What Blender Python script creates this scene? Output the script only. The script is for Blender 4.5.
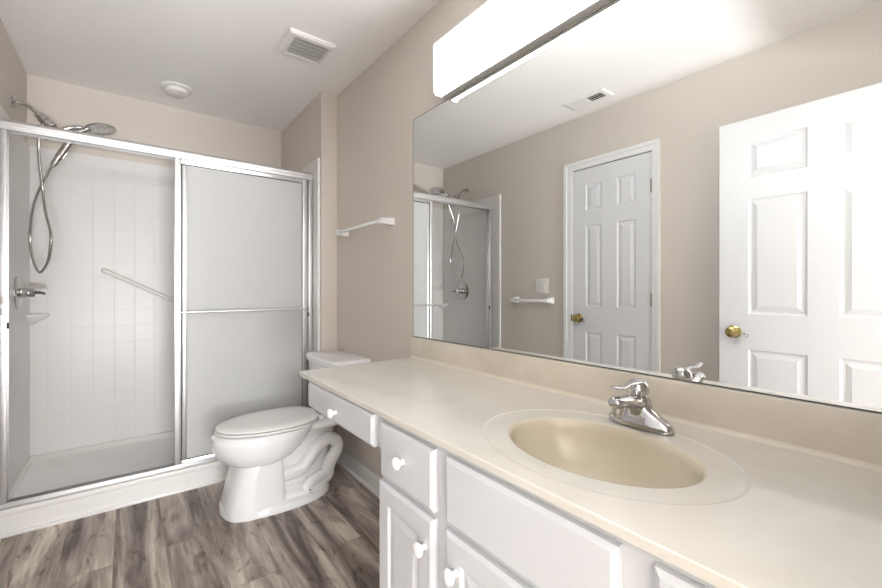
import bpy, bmesh, math, random
from mathutils import Vector, Matrix
PI = math.pi
for o in list(bpy.data.objects): bpy.data.objects.remove(o)
sc = bpy.context.scene
COL = sc.collection
R = math.radians

# ---------------------------------------------------------------- measures
XL, XR = -0.487, 1.112           # left wall, right wall
XS, YS = 1.0034, 2.592           # stub wall face / front
YB, YE = 3.47, -0.06             # back wall / entry wall
CH = 2.44
XM = 1.1079                      # mirror surface
CT = 0.8086                      # counter top

# ---------------------------------------------------------------- camera
cam = bpy.data.cameras.new('camera'); camo = bpy.data.objects.new('camera', cam); COL.objects.link(camo)
camo.location = (0, 0, 1.1399); camo.rotation_euler = (R(90), 0, R(-37.60))
cam.sensor_fit = 'HORIZONTAL'; cam.sensor_width = 36; cam.lens = 405.74 / 882 * 36
cam.shift_y = -4.8 / 882; cam.clip_start = 0.01
sc.camera = camo
# ---------------------------------------------------------------- world, light, exposure
w = bpy.data.worlds.new('world'); sc.world = w; w.use_nodes = True
w.node_tree.nodes['Background'].inputs[0].default_value = (0.93, 0.96, 1, 1)
w.node_tree.nodes['Background'].inputs[1].default_value = 1.0
def area(name, loc, rot, sx, sy, power, col=(1, 1, 1)):
    l = bpy.data.lights.new(name, 'AREA'); l.shape = 'RECTANGLE'; l.size = sx; l.size_y = sy; l.energy = power; l.color = col
    o = bpy.data.objects.new(name, l); COL.objects.link(o); o.location = loc; o.rotation_euler = rot
    return o
# daylight from the window of the next room, coming in through the open doorway behind the camera
area('next_room_window_light', (-0.72, -5.00, 1.98), (R(90), 0, 0), 0.8, 0.65, 52, (0.95, 0.98, 1))
# added fill light, no real lamp, thrown up through the doorway at this ceiling
area('ceiling_fill_light', (0.10, -3.2, 0.35), (R(165), 0, 0), 1.1, 0.6, 205, (0.96, 0.98, 1))
LAMP = 7.3                       # strength of the vanity light's diffuser
sc.view_settings.view_transform = 'Standard'; sc.view_settings.look = 'None'
sc.view_settings.gamma = 1; sc.view_settings.use_curve_mapping = False
sc.view_settings.exposure = 1.0
sc.cycles.max_bounces = 12; sc.cycles.diffuse_bounces = 6; sc.cycles.glossy_bounces = 6
sc.cycles.transmission_bounces = 8; sc.cycles.transparent_max_bounces = 8
sc.cycles.sample_clamp_indirect = 4
sc.cycles.caustics_reflective = False; sc.cycles.caustics_refractive = False

# ---------------------------------------------------------------- materials
def srgb(r, g, b):
    f = lambda c: (c / 255 / 12.92) if c / 255 <= 0.04045 else ((c / 255 + 0.055) / 1.055) ** 2.4
    return (f(r), f(g), f(b), 1)
def mat(name, col, rough=0.5, metal=0.0, spec=0.5, coat=0.0):
    m = bpy.data.materials.new(name); m.use_nodes = True
    b = m.node_tree.nodes['Principled BSDF']
    b.inputs['Base Color'].default_value = col; b.inputs['Roughness'].default_value = rough
    b.inputs['Metallic'].default_value = metal; b.inputs['Specular IOR Level'].default_value = spec
    b.inputs['Coat Weight'].default_value = coat; b.inputs['Coat Roughness'].default_value = 0.08
    return m
def nd(m, t, **kw):
    n = m.node_tree.nodes.new(t)
    for k, v in kw.items():
        if k in n.inputs: n.inputs[k].default_value = v
        else: setattr(n, k, v)
    return n
def lk(m, a, ao, b, bi): m.node_tree.links.new(a.outputs[ao], b.inputs[bi])
def bsdf(m): return m.node_tree.nodes['Principled BSDF']
def noise_bump(m, scale, strength, dist=0.002, detail=3, rough=0.5):
    g = nd(m, 'ShaderNodeNewGeometry'); n = nd(m, 'ShaderNodeTexNoise', Scale=scale, Detail=detail, Roughness=rough)
    b = nd(m, 'ShaderNodeBump', Strength=strength, Distance=dist)
    lk(m, g, 'Position', n, 'Vector'); lk(m, n, 'Fac', b, 'Height'); lk(m, b, 'Normal', bsdf(m), 'Normal')
def mottle(m, c1, c2, scale, detail=4, stretch=(1, 1, 1), lo=0.35, hi=0.65, dist=0.6):
    g = nd(m, 'ShaderNodeNewGeometry'); mp = nd(m, 'ShaderNodeMapping'); mp.inputs['Scale'].default_value = stretch
    n = nd(m, 'ShaderNodeTexNoise', Scale=scale, Detail=detail, Distortion=dist)
    r = nd(m, 'ShaderNodeValToRGB'); r.color_ramp.elements[0].position = lo; r.color_ramp.elements[1].position = hi
    r.color_ramp.elements[0].color = c1; r.color_ramp.elements[1].color = c2
    lk(m, g, 'Position', mp, 'Vector'); lk(m, mp, 'Vector', n, 'Vector'); lk(m, n, 'Fac', r, 'Fac'); lk(m, r, 'Color', bsdf(m), 'Base Color')

M = {}
M['wall'] = mat('taupe_paint', srgb(211, 203, 195), 0.7, spec=0.3); noise_bump(M['wall'], 160, 0.15, 0.001)
M['ceiling'] = mat('ceiling_paint', srgb(244, 242, 240), 0.85, spec=0.2); noise_bump(M['ceiling'], 75, 0.35, 0.004, 2)
M['trim'] = mat('white_trim_paint', srgb(232, 232, 232), 0.35)
M['door'] = mat('white_door_paint', srgb(222, 223, 226), 0.4)
M['cab'] = mat('white_cabinet_paint', srgb(207, 209, 212), 0.38)
M['knob'] = mat('white_ceramic_knob', srgb(240, 240, 240), 0.15)
M['china'] = mat('white_china', srgb(235, 236, 237), 0.08, coat=0.3)
M['seat'] = mat('white_seat_plastic', srgb(236, 235, 233), 0.18)
M['chrome'] = mat('chrome', (0.60, 0.60, 0.61, 1), 0.06, 1.0)
M['nickel'] = mat('brushed_steel', (0.55, 0.54, 0.52, 1), 0.25, 1.0)
M['alu'] = mat('polished_aluminium', (0.80, 0.80, 0.81, 1), 0.36, 1.0)
M['brass'] = mat('polished_brass', (0.52, 0.42, 0.17, 1), 0.2, 1.0)
M['dark_brass'] = mat('aged_brass', (0.26, 0.21, 0.11, 1), 0.35, 1.0)
M['black'] = mat('black_rubber', (0.012, 0.012, 0.012, 1), 0.5)
M['void'] = mat('duct_shade_black', (0.006, 0.006, 0.006, 1), 0.9, spec=0.05)  # near-black colour painted in for the shade inside the vent openings
M['track'] = mat('darker_aluminium', (0.50, 0.50, 0.51, 1), 0.36, 1.0)  # darker aluminium tone for the bottom track
M['acrylic'] = mat('white_acrylic', srgb(240, 239, 237), 0.22); noise_bump(M['acrylic'], 8, 0.04, 0.003)
M['plastic'] = mat('white_plastic', srgb(232, 230, 226), 0.4)
M['mirror'] = mat('mirror_silver', (0.86, 0.875, 0.865, 1), 0.0, 1.0)
M['mirror_edge'] = mat('mirror_edge', (0.10, 0.10, 0.09, 1), 0.3)
M['clear'] = mat('clear_acrylic', (0.9, 0.9, 0.9, 1), 0.1)
M['counter'] = mat('cultured_marble', srgb(222, 214, 198), 0.16, coat=0.25)
mottle(M['counter'], srgb(219, 215, 206), srgb(229, 226, 218), 3.0, 5, (1, 1, 1), 0.3, 0.7, 1.5)
M['splash'] = mat('cultured_marble_splash', srgb(214, 202, 180), 0.14, coat=0.25)
mottle(M['splash'], srgb(207, 199, 183), srgb(221, 213, 200), 3.5, 5, (1, 1, 1), 0.3, 0.7, 1.5)
M['basin'] = mat('cultured_marble_basin', srgb(208, 193, 168), 0.2, coat=0.1)
mottle(M['basin'], srgb(205, 196, 175), srgb(216, 209, 190), 2.5, 4, (1, 1, 1), 0.3, 0.7, 1.2)
# obscure glass
def glassmat():
    m = bpy.data.materials.new('obscure_glass'); m.use_nodes = True; nt = m.node_tree
    nt.nodes.remove(nt.nodes['Principled BSDF']); out = nt.nodes['Material Output']
    tr = nd(m, 'ShaderNodeBsdfTranslucent'); tr.inputs[0].default_value = (0.92, 0.925, 0.92, 1)
    df = nd(m, 'ShaderNodeBsdfDiffuse'); df.inputs[0].default_value = (0.90, 0.905, 0.90, 1)
    gl = nd(m, 'ShaderNodeBsdfGlossy', Roughness=0.35)
    fr = nd(m, 'ShaderNodeFresnel', IOR=1.3)
    g = nd(m, 'ShaderNodeNewGeometry'); n = nd(m, 'ShaderNodeTexNoise', Scale=260, Detail=1)
    b = nd(m, 'ShaderNodeBump', Strength=0.25, Distance=0.001)
    lk(m, g, 'Position', n, 'Vector'); lk(m, n, 'Fac', b, 'Height')
    for q in (df, gl): lk(m, b, 'Normal', q, 'Normal')
    m1 = nd(m, 'ShaderNodeMixShader'); m1.inputs[0].default_value = 0.55
    m2 = nd(m, 'ShaderNodeMixShader')
    lk(m, tr, 0, m1, 1); lk(m, df, 0, m1, 2); lk(m, fr, 0, m2, 0); lk(m, m1, 0, m2, 1); lk(m, gl, 0, m2, 2)
    lk(m, m2, 0, out, 'Surface'); return m
M['glass'] = glassmat()
# tiled surround: moulded square tile relief
def tilemat():
    m = mat('white_tile_surround', srgb(225, 224, 222), 0.30, spec=0.35)
    nt = m.node_tree
    g = nd(m, 'ShaderNodeNewGeometry'); sp = nd(m, 'ShaderNodeSeparateXYZ'); lk(m, g, 'Position', sp, 0)
    add = nd(m, 'ShaderNodeMath', operation='ADD'); lk(m, sp, 'X', add, 0); lk(m, sp, 'Y', add, 1)
    cb = nd(m, 'ShaderNodeCombineXYZ'); lk(m, add, 0, cb, 'X'); lk(m, sp, 'Z', cb, 'Y')
    mp = nd(m, 'ShaderNodeMapping'); mp.inputs['Location'].default_value = (-0.036 , -0.0315, 0)
    lk(m, cb, 0, mp, 'Vector')
    def brick(ms, sm):
        b = nd(m, 'ShaderNodeTexBrick', offset=0.0, squash=1.0)
        b.inputs['Scale'].default_value = 1.0; b.inputs['Mortar Size'].default_value = ms; b.inputs['Mortar Smooth'].default_value = sm
        b.inputs['Brick Width'].default_value = 0.108; b.inputs['Row Height'].default_value = 0.108
        b.inputs['Color1'].default_value = b.inputs['Color2'].default_value = (1, 1, 1, 1); b.inputs['Mortar'].default_value = (0, 0, 0, 1)
        lk(m, mp, 'Vector', b, 'Vector'); return b
    b = brick(0.0035, 1.0)
    bp = nd(m, 'ShaderNodeBump', Strength=0.18, Distance=0.003); lk(m, b, 'Color', bp, 'Height'); lk(m, bp, 'Normal', bsdf(m), 'Normal')
    mx = nd(m, 'ShaderNodeMix', data_type='RGBA')
    mx.inputs[6].default_value = srgb(219, 217, 215); mx.inputs[7].default_value = srgb(224, 222, 220)
    lk(m, b, 'Color', mx, 0); lk(m, mx, 2, bsdf(m), 'Base Color')
    return m
M['tile'] = tilemat()
# vinyl plank floor
def floormat():
    m = mat('vinyl_plank', srgb(150, 138, 126), 0.42, spec=0.35)
    g = nd(m, 'ShaderNodeNewGeometry'); sp = nd(m, 'ShaderNodeSeparateXYZ'); lk(m, g, 'Position', sp, 0)
    cb = nd(m, 'ShaderNodeCombineXYZ'); lk(m, sp, 'Y', cb, 'X'); lk(m, sp, 'X', cb, 'Y')
    mp = nd(m, 'ShaderNodeMapping'); mp.inputs['Location'].default_value = (0.28, 0.05, 0); lk(m, cb, 0, mp, 'Vector')
    br = nd(m, 'ShaderNodeTexBrick', offset=0.37, squash=1.0)
    br.inputs['Scale'].default_value = 1; br.inputs['Mortar Size'].default_value = 0.0009; br.inputs['Mortar Smooth'].default_value = 0.3
    br.inputs['Brick Width'].default_value = 1.22; br.inputs['Row Height'].default_value = 0.18; br.inputs['Bias'].default_value = 0.0
    br.inputs['Color1'].default_value = (0, 0, 0, 1); br.inputs['Color2'].default_value = (1, 1, 1, 1); br.inputs['Mortar'].default_value = (0.5, 0.5, 0.5, 1)
    lk(m, mp, 'Vector', br, 'Vector')
    # per-plank offset of the grain
    mul = nd(m, 'ShaderNodeVectorMath', operation='MULTIPLY'); mul.inputs[1].default_value = (7.3, 3.1, 5.0); lk(m, br, 'Color', mul, 0)
    add = nd(m, 'ShaderNodeVectorMath', operation='ADD'); lk(m, g, 'Position', add, 0); lk(m, mul, 0, add, 1)
    def tex(scale, detail, dist, rough=0.55):
        q = nd(m, 'ShaderNodeMapping'); q.inputs['Scale'].default_value = scale; lk(m, add, 0, q, 'Vector')
        n = nd(m, 'ShaderNodeTexNoise', Scale=1.0, Detail=detail, Roughness=rough, Distortion=dist); lk(m, q, 'Vector', n, 'Vector'); return n
    big = tex((11, 1.3, 1), 4, 0.9)
    fine = tex((80, 3, 1), 5, 0.4, 0.65)
    knot = tex((12, 4.0, 1), 3, 2.4)
    r1 = nd(m, 'ShaderNodeValToRGB'); e = r1.color_ramp.elements
    e[0].position = 0.34; e[0].color = srgb(104, 94, 88); e[1].position = 0.66; e[1].color = srgb(222, 214, 202)
    x = e.new(0.45); x.color = srgb(152, 142, 134); x = e.new(0.55); x.color = srgb(186, 176, 166)
    lk(m, big, 'Fac', r1, 'Fac')
    r2 = nd(m, 'ShaderNodeValToRGB'); e = r2.color_ramp.elements
    e[0].position = 0.3; e[0].color = (0.66, 0.64, 0.62, 1); e[1].position = 0.62; e[1].color = (1.06, 1.05, 1.05, 1)
    lk(m, fine, 'Fac', r2, 'Fac')
    r3 = nd(m, 'ShaderNodeValToRGB'); e = r3.color_ramp.elements
    e[0].position = 0.58; e[0].color = (1, 1, 1, 1); e[1].position = 0.70; e[1].color = (0.42, 0.37, 0.34, 1)
    lk(m, knot, 'Fac', r3, 'Fac')
    def mulc(a, ao, b, bo, f=1.0):
        k = nd(m, 'ShaderNodeMix', data_type='RGBA', blend_type='MULTIPLY'); k.inputs[0].default_value = f
        lk(m, a, ao, k, 6); lk(m, b, bo, k, 7); return k
    k = mulc(r1, 'Color', r2, 'Color', 0.75); k = mulc(k, 2, r3, 'Color', 0.85)
    r4 = nd(m, 'ShaderNodeValToRGB'); e = r4.color_ramp.elements
    e[0].position = 0.0; e[0].color = (0.92, 0.91, 0.90, 1); e[1].position = 1; e[1].color = (1.08, 1.08, 1.08, 1)
    lk(m, br, 'Color', r4, 'Fac'); k = mulc(k, 2, r4, 'Color', 1)
    r5 = nd(m, 'ShaderNodeValToRGB'); e = r5.color_ramp.elements
    e[0].position = 0; e[0].color = (1, 1, 1, 1); e[1].position = 1; e[1].color = (0.5, 0.47, 0.45, 1)
    lk(m, br, 'Fac', r5, 'Fac'); k = mulc(k, 2, r5, 'Color', 0.8)
    lk(m, k, 2, bsdf(m), 'Base Color')
    bp = nd(m, 'ShaderNodeBump', Strength=0.12, Distance=0.001); lk(m, fine, 'Fac', bp, 'Height'); lk(m, bp, 'Normal', bsdf(m), 'Normal')
    return m
M['floor'] = floormat()
def emis(name, col, s):
    m = bpy.data.materials.new(name); m.use_nodes = True; b = bsdf(m)
    b.inputs['Base Color'].default_value = (0.8, 0.8, 0.8, 1); b.inputs['Emission Color'].default_value = col; b.inputs['Emission Strength'].default_value = s
    return m
M['lamp'] = emis('lit_diffuser', (0.97, 0.985, 1.0, 1), LAMP)

# ---------------------------------------------------------------- mesh helpers
def B(): return bmesh.new()
def box(bm, x0, x1, y0, y1, z0, z1, bev=0.0, seg=2):
    t = bmesh.new(); bmesh.ops.create_cube(t, size=1)
    for v in t.verts: v.co = Vector(((x0 + x1) / 2 + v.co.x * (x1 - x0), (y0 + y1) / 2 + v.co.y * (y1 - y0), (z0 + z1) / 2 + v.co.z * (z1 - z0)))
    if bev > 0: bmesh.ops.bevel(t, geom=list(t.edges), offset=bev, segments=seg, affect='EDGES', profile=0.5)
    merge(bm, t); return bm
def merge(bm, t):
    me = bpy.data.meshes.new('tmp'); t.to_mesh(me); t.free(); bm.from_mesh(me); bpy.data.meshes.remove(me)
def loft(bm, rings, caps=True, closed=False):
    """rings: list of equal-length closed point loops"""
    vs = [[bm.verts.new(p) for p in r] for r in rings]; n = len(vs[0])
    pairs = list(zip(vs[:-1], vs[1:])) + ([(vs[-1], vs[0])] if closed else [])
    for a, b in pairs:
        for i in range(n):
            j = (i + 1) % n; bm.faces.new((a[i], a[j], b[j], b[i]))
    if caps and not closed:
        bm.faces.new(vs[0][::-1]); bm.faces.new(vs[-1])
    return bm
def smoothpts(pts, k=6):
    """Catmull-Rom through pts"""
    P = [Vector(p) for p in pts]; out = []
    for i in range(len(P) - 1):
        p0 = P[max(i - 1, 0)]; p1 = P[i]; p2 = P[i + 1]; p3 = P[min(i + 2, len(P) - 1)]
        for s in range(k):
            t = s / k
            out.append(0.5 * ((2 * p1) + (p2 - p0) * t + (2 * p0 - 5 * p1 + 4 * p2 - p3) * t * t + (3 * p1 - p0 - 3 * p2 + p3) * t ** 3))
    out.append(P[-1]); return out
def tube(bm, pts, r, n=12, caps=True, flat=1.0):
    P = [Vector(p) for p in pts]; rs = r if isinstance(r, (list, tuple)) else [r] * len(P)
    rings = []; up = None
    for i, p in enumerate(P):
        d = (P[min(i + 1, len(P) - 1)] - P[max(i - 1, 0)]).normalized()
        if up is None:
            up = Vector((0, 0, 1)) if abs(d.z) < 0.9 else Vector((1, 0, 0))
        s = d.cross(up).normalized(); up = s.cross(d).normalized()
        rings.append([p + (s * math.cos(a) + up * math.sin(a) * flat) * rs[i] for a in [2 * PI * k / n for k in range(n)]])
    return loft(bm, rings, caps)
def lathe(bm, prof, origin=(0, 0, 0), axis=(0, 0, 1), n=24):
    """prof: (radius, distance along axis)"""
    q = Vector((0, 0, 1)).rotation_difference(Vector(axis).normalized()).to_matrix(); o = Vector(origin)
    rings = [[o + q @ Vector((max(r, 1e-4) * math.cos(2 * PI * k / n), max(r, 1e-4) * math.sin(2 * PI * k / n), h)) for k in range(n)] for r, h in prof]
    return loft(bm, rings, True)
def sellipse(cx, cy, a, b, z, p=2.0, n=48, af=None, pf=None):
    """superellipse loop in plan; af = half length towards -x when different"""
    out = []
    for k in range(n):
        t = 2 * PI * k / n; c, s = math.cos(t), math.sin(t)
        A = a if c >= 0 else (af or a); pp = p if c >= 0 else (pf or p)
        out.append(Vector((cx + A * math.copysign(abs(c) ** (2 / pp), c), cy + b * math.copysign(abs(s) ** (2 / pp), s), z)))
    return out
def board(bm, fn, U, V, holes, steps, t, edge=(0.0, 0.0)):
    """a slab seen from its face: cut lines U, V; cells in holes get nested steps (inset, depth); fn(u,v,d) -> xyz"""
    vert = {}
    def g(u, v, d):
        k = (round(u, 5), round(v, 5), round(d, 5))
        if k not in vert: vert[k] = bm.verts.new(fn(u, v, d))
        return vert[k]
    for i in range(len(U) - 1):
        for j in range(len(V) - 1):
            u0, u1, v0, v1 = U[i], U[i + 1], V[j], V[j + 1]
            if (i, j) in holes:
                pr = None
                for ins, d in steps:
                    L = [g(u0 + ins, v0 + ins, d), g(u1 - ins, v0 + ins, d), g(u1 - ins, v1 - ins, d), g(u0 + ins, v1 - ins, d)]
                    if pr:
                        for k in range(4): bm.faces.new((pr[k], pr[(k + 1) % 4], L[(k + 1) % 4], L[k]))
                    pr = L
                bm.faces.new(pr)
            else: bm.faces.new((g(u0, v0, 0), g(u1, v0, 0), g(u1, v1, 0), g(u0, v1, 0)))
    # rim, sides and back
    per = [(u, V[0]) for u in U] + [(U[-1], v) for v in V[1:]] + [(u, V[-1]) for u in U[-2::-1]] + [(U[0], v) for v in V[-2:0:-1]]
    uc, vc = (U[0] + U[-1]) / 2, (V[0] + V[-1]) / 2; e, ed = edge
    def out(u, v):
        return (u + (e if u == U[-1] else -e if u == U[0] else 0), v + (e if v == V[-1] else -e if v == V[0] else 0))
    l0 = [g(u, v, 0) for u, v in per]
    l1 = [g(*out(u, v), -ed) for u, v in per] if e else l0
    l2 = [g(*out(u, v), -t) for u, v in per]
    n = len(per)
    for k in range(n):
        if e: bm.faces.new((l0[k], l0[(k + 1) % n], l1[(k + 1) % n], l1[k]))
        bm.faces.new((l1[k], l1[(k + 1) % n], l2[(k + 1) % n], l2[k]))
    bm.faces.new(l2)
    return bm

# ---------------------------------------------------------------- object helpers
def obj(name, bm, m, parent=None, smooth=True, label=None, angle=35):
    bmesh.ops.recalc_face_normals(bm, faces=list(bm.faces))
    off = Vector((0, 0, 0))
    if parent is not None:
        q = parent
        while q is not None: off += q.location; q = q.parent
        loc = Vector((0, 0, 0))
    else:
        xs = [v.co for v in bm.verts]
        loc = Vector(((min(v.x for v in xs) + max(v.x for v in xs)) / 2, (min(v.y for v in xs) + max(v.y for v in xs)) / 2, min(v.z for v in xs)))
        off = loc
    for v in bm.verts: v.co -= off
    me = bpy.data.meshes.new(name); bm.to_mesh(me); bm.free(); me.materials.append(m)
    o = bpy.data.objects.new(name, me); COL.objects.link(o); o.location = loc; o.parent = parent
    if smooth:
        for p in me.polygons: p.use_smooth = True
        me.set_sharp_from_angle(angle=R(angle))
    if label: o['label'] = label
    return o
def thing(name, label, cat, loc, group=None, kind=None):
    o = bpy.data.objects.new(name, None); COL.objects.link(o); o.location = loc; o.empty_display_size = 0.05
    tag(o, label, cat, group, kind); return o
def tag(o, label, cat=None, group=None, kind=None):
    o['label'] = label
    if cat: o['category'] = cat
    if group: o['group'] = group
    if kind: o['kind'] = kind
    return o
def struct(name, bm, m, label, smooth=False):
    return tag(obj(name, bm, m, None, smooth), label, kind='structure')

# ================================================================ SETTING
TH = 0.1
struct('floor', box(B(), XL - TH, XR + TH, -5.2, YB + TH, -0.06, 0), M['floor'], 'grey brown wood look vinyl plank floor')
struct('ceiling', box(B(), XL - TH, XR + TH, YE - TH, YB + TH, CH, CH + 0.06), M['ceiling'], 'white textured ceiling')
bm = B(); OY0, OY1, OZ = 1.2535, 1.8505, 2.0425
box(bm, XL - TH, XL, YE - TH, OY0, 0, CH); box(bm, XL - TH, XL, OY1, YB + TH, 0, CH); box(bm, XL - TH, XL, OY0, OY1, OZ, CH); box(bm, XL - TH, XL - 0.06, OY0, OY1, 0, OZ)
struct('wall_left', bm, M['wall'], 'taupe painted wall with the closed door')
struct('wall_right', box(B(), XR, XR + TH, YE - TH, YS, 0, CH), M['wall'], 'taupe painted wall behind the vanity')
struct('wall_back', box(B(), XL, XS, YB, YB + TH, 0, CH), M['wall'], 'taupe painted wall above the shower')
struct('wall_shower', box(B(), XS, XR + TH, YS, YB + TH, 0, CH), M['wall'], 'short taupe return wall at the right end of the shower')
# entry wall with the doorway the camera looks in from
bm = B(); DX0, DX1, DZ = -0.375, 0.455, 2.05
box(bm, XL, DX0 - 0.02, YE - TH, YE, 0, CH); box(bm, DX1 + 0.02, XR, YE - TH, YE, 0, CH); box(bm, DX0 - 0.02, DX1 + 0.02, YE - TH, YE, DZ + 0.02, CH)
struct('wall_entry', bm, M['wall'], 'taupe wall with the entry doorway')
bm = B()
box(bm, DX0 - 0.02, DX0, YE - TH, YE, 0, DZ); box(bm, DX1, DX1 + 0.02, YE - TH, YE, 0, DZ); box(bm, DX0 - 0.02, DX1 + 0.02, YE - TH, YE, DZ, DZ + 0.02)
box(bm, DX0 - 0.075, DX0 - 0.01, YE, YE + 0.014, 0, DZ + 0.075); box(bm, DX1 + 0.01, DX1 + 0.068, YE, YE + 0.014, 0, DZ + 0.075); box(bm, DX0 - 0.01, DX1 + 0.01, YE, YE + 0.014, DZ + 0.01, DZ + 0.075)
struct('trim_1', bm, M['trim'], 'white casing of the entry doorway')
# the room beyond the doorway (bedroom) with its window
bm = B()
box(bm, -1.6, XL - TH, YE - TH, YE - TH + 0.04, 0, CH); box(bm, XR + TH, 1.9, YE - TH, YE - TH + 0.04, 0, CH)
box(bm, -1.7, -1.6, -5.1, YE - TH + 0.04, 0, CH); box(bm, 1.9, 2.0, -5.1, YE - TH + 0.04, 0, CH)
box(bm, -1.6, -1.15, -5.1, -5.05, 0, CH); box(bm, -0.30, 1.9, -5.1, -5.05, 0, CH); box(bm, -1.15, -0.30, -5.1, -5.05, 0, 1.62); box(bm, -1.15, -0.30, -5.1, -5.05, 2.34, CH)
struct('wall_bedroom', bm, M['wall'], 'plain walls of the room beyond the doorway')
struct('ceiling_bedroom', box(B(), -1.7, 2.0, -5.1, YE - TH, CH, CH + 0.06), M['ceiling'], 'ceiling of the room beyond the doorway')

# baseboards
def baseboard(name, pts_x, y0, y1, label, side):
    bm = B(); h = 0.092
    if side == 'x':
        x, s = pts_x
        box(bm, min(x, x + s * 0.013), max(x, x + s * 0.013), y0, y1, 0, h - 0.014, 0.001)
        box(bm, min(x, x + s * 0.008), max(x, x + s * 0.008), y0, y1, h - 0.016, h, 0.003)
        tube(bm, [(x + s * 0.014, y0, 0.001), (x + s * 0.014, y1, 0.001)], 0.015, 12)
    return struct(name, bm, M['trim'], label, True)
baseboard('baseboard_right', (XR, -1), 1.0, YS, 'white baseboard in the knee space', 'x')
baseboard('baseboard_left', (XL, 1), 1.94, 2.68, 'white baseboard along the left wall', 'x')
bm = B(); box(bm, XS, XR - 0.014, YS - 0.013, YS, 0, 0.092, 0.002)
struct('baseboard_back', bm, M['trim'], 'white baseboard on the short return wall')

# six panel doors on the left side, faces towards +x
ROWS = [0.20, 0.822, 1.01, 1.612, 1.728, 1.921]
def six_panel(face_x, y_hinge, y_free, cols, ztop, z0=0.012, t=0.035):
    U = [y_hinge, cols[0], cols[1], cols[2], cols[3], y_free]; V = [z0] + ROWS + [ztop]
    holes = {(i, j) for i in (1, 3) for j in (1, 3, 5)}
    return board(B(), lambda u, v, d: (face_x + d, u, v), U, V, holes, [(0, 0), (0.007, -0.007), (0.016, -0.0075), (0.036, -0.0025), (0.038, -0.0015)], t)
def door_knob(parent, x, y, z):
    k = obj('door_knob', lathe(B(), [(0.034, 0), (0.034, 0.004), (0.026, 0.009), (0.013, 0.012), (0.010, 0.026), (0.020, 0.031), (0.0285, 0.040), (0.0295, 0.048), (0.025, 0.057), (0.014, 0.062), (0.0, 0.063)], (x, y, z), (1, 0, 0), 28), M['brass'], parent, label='round brass knob')
    bm = B(); tube(bm, [(x + 0.044, y - 0.022, z), (x + 0.044, y - 0.045, z - 0.001), (x + 0.042, y - 0.062, z - 0.005)], 0.0032, 8)
    obj('latch_lever', bm, M['dark_brass'], k)
    bm = B(); tube(bm, smoothpts([(x + 0.042, y - 0.064 + 0.008 * math.cos(a), z - 0.013 + 0.008 * math.sin(a)) for a in [PI / 2 + i * 2 * PI / 8 for i in range(9)]], 3), 0.0028, 8)
    obj('lever_tip', bm, M['nickel'], k, label='small silver ring at the end of the lever')
    return k
# closed door
CFX = XL - 0.001
d1 = tag(obj('door_1', six_panel(CFX + 0.004, 1.258, 1.846, [1.361, 1.495, 1.609, 1.738], 2.037, t=0.035), M['door'], None, False), 'closed white six panel door', kind='structure')
door_knob(d1, CFX + 0.004, 1.795, 0.922)
for z in (1.815, 1.072, 0.25):
    bm = B(); tube(bm, [(CFX + 0.009, 1.2555, z - 0.045), (CFX + 0.009, 1.2555, z + 0.045)], 0.006, 10); box(bm, CFX + 0.003, CFX + 0.0055, 1.252, 1.264, z - 0.042, z + 0.042)
    obj('hinge', bm, M['dark_brass'], d1, label='brass door hinge')
bm = B(); ct, cw, g = 0.014, 0.056, 0.004
y0, y1, zt = 1.2575 - g, 1.8465 + g, 2.0385 + g
def casing(bm, ya, yb, za, zb):
    box(bm, XL, XL + ct, ya, yb, za, zb, 0.003)
def arch(ya, yb, zc):  # an upside-down U path
    return [(ya, 0.0), (ya, zc), (yb, zc), (yb, 0.0)]
lo_, hi_ = y0 - 0.052, y1 + 0.074
prof_ = [(0.0, 0.0), (0.0, 0.012), (0.20, 0.014), (0.55, 0.015), (0.62, 0.019), (0.95, 0.019), (1.0, 0.016), (1.0, 0.0)]   # (0 inner .. 1 outer, height off wall)
ringsc = []
for q, h in prof_:
    ringsc.append([Vector((XL + h, y, z)) for y, z in arch(y0 + (lo_ - y0) * q, y1 + (hi_ - y1) * q, zt + 0.062 * q)])
vv = [[bm.verts.new(p) for p in r_] for r_ in ringsc]
for a_, b2 in zip(vv[:-1], vv[1:]):
    for k in range(3): bm.faces.new((a_[k], a_[k + 1], b2[k + 1], b2[k]))
cs = struct('trim_2', bm, M['trim'], 'white casing around the closed door')
bm = B(); box(bm, XL + 0.010, XL + 0.0155, y1 - 0.001, y1 + 0.008, 0.895, 0.950, 0.001)
obj('strike_plate', bm, M['dark_brass'], cs, label='aged brass strike plate')
# open entry door
OFX = -0.370
d2 = tag(obj('door_2', six_panel(OFX, 0.026, 0.837, [0.124, 0.358, 0.470, 0.706], 2.036), M['door'], None, False), 'open white six panel entry door standing against the left wall', kind='structure')
door_knob(d2, OFX, 0.768, 0.912)
bm = B(); lathe(bm, [(0.026, 0), (0.026, 0.004), (0.011, 0.012), (0.010, 0.026), (0.025, 0.040), (0.024, 0.052), (0, 0.058)], (OFX - 0.035, 0.768, 0.912), (-1, 0, 0), 20)
obj('door_knob', bm, M['brass'], d2, label='round brass knob on the back')
bm = B(); box(bm, OFX - 0.030, OFX - 0.006, 0.8365, 0.8385, 0.885, 0.94, 0.0005); obj('latch_plate', bm, M['dark_brass'], d2, label='aged brass latch plate')
for z in (1.815, 1.04, 0.25):
    bm = B(); tube(bm, [(OFX + 0.004, 0.0215, z - 0.045), (OFX + 0.004, 0.0215, z + 0.045)], 0.0055, 10); obj('hinge', bm, M['dark_brass'], d2, label='brass door hinge')

# ================================================================ SHOWER
PX0, PX1 = XL + 0.001, XS - 0.001
pan = thing('shower_pan', 'low white acrylic shower pan with raised front curb on the plank floor', 'shower pan', (0.26, 3.07, 0))
bm = B(); box(bm, PX0, PX1, 2.78, YB - 0.001, 0.0, 0.055)
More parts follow.
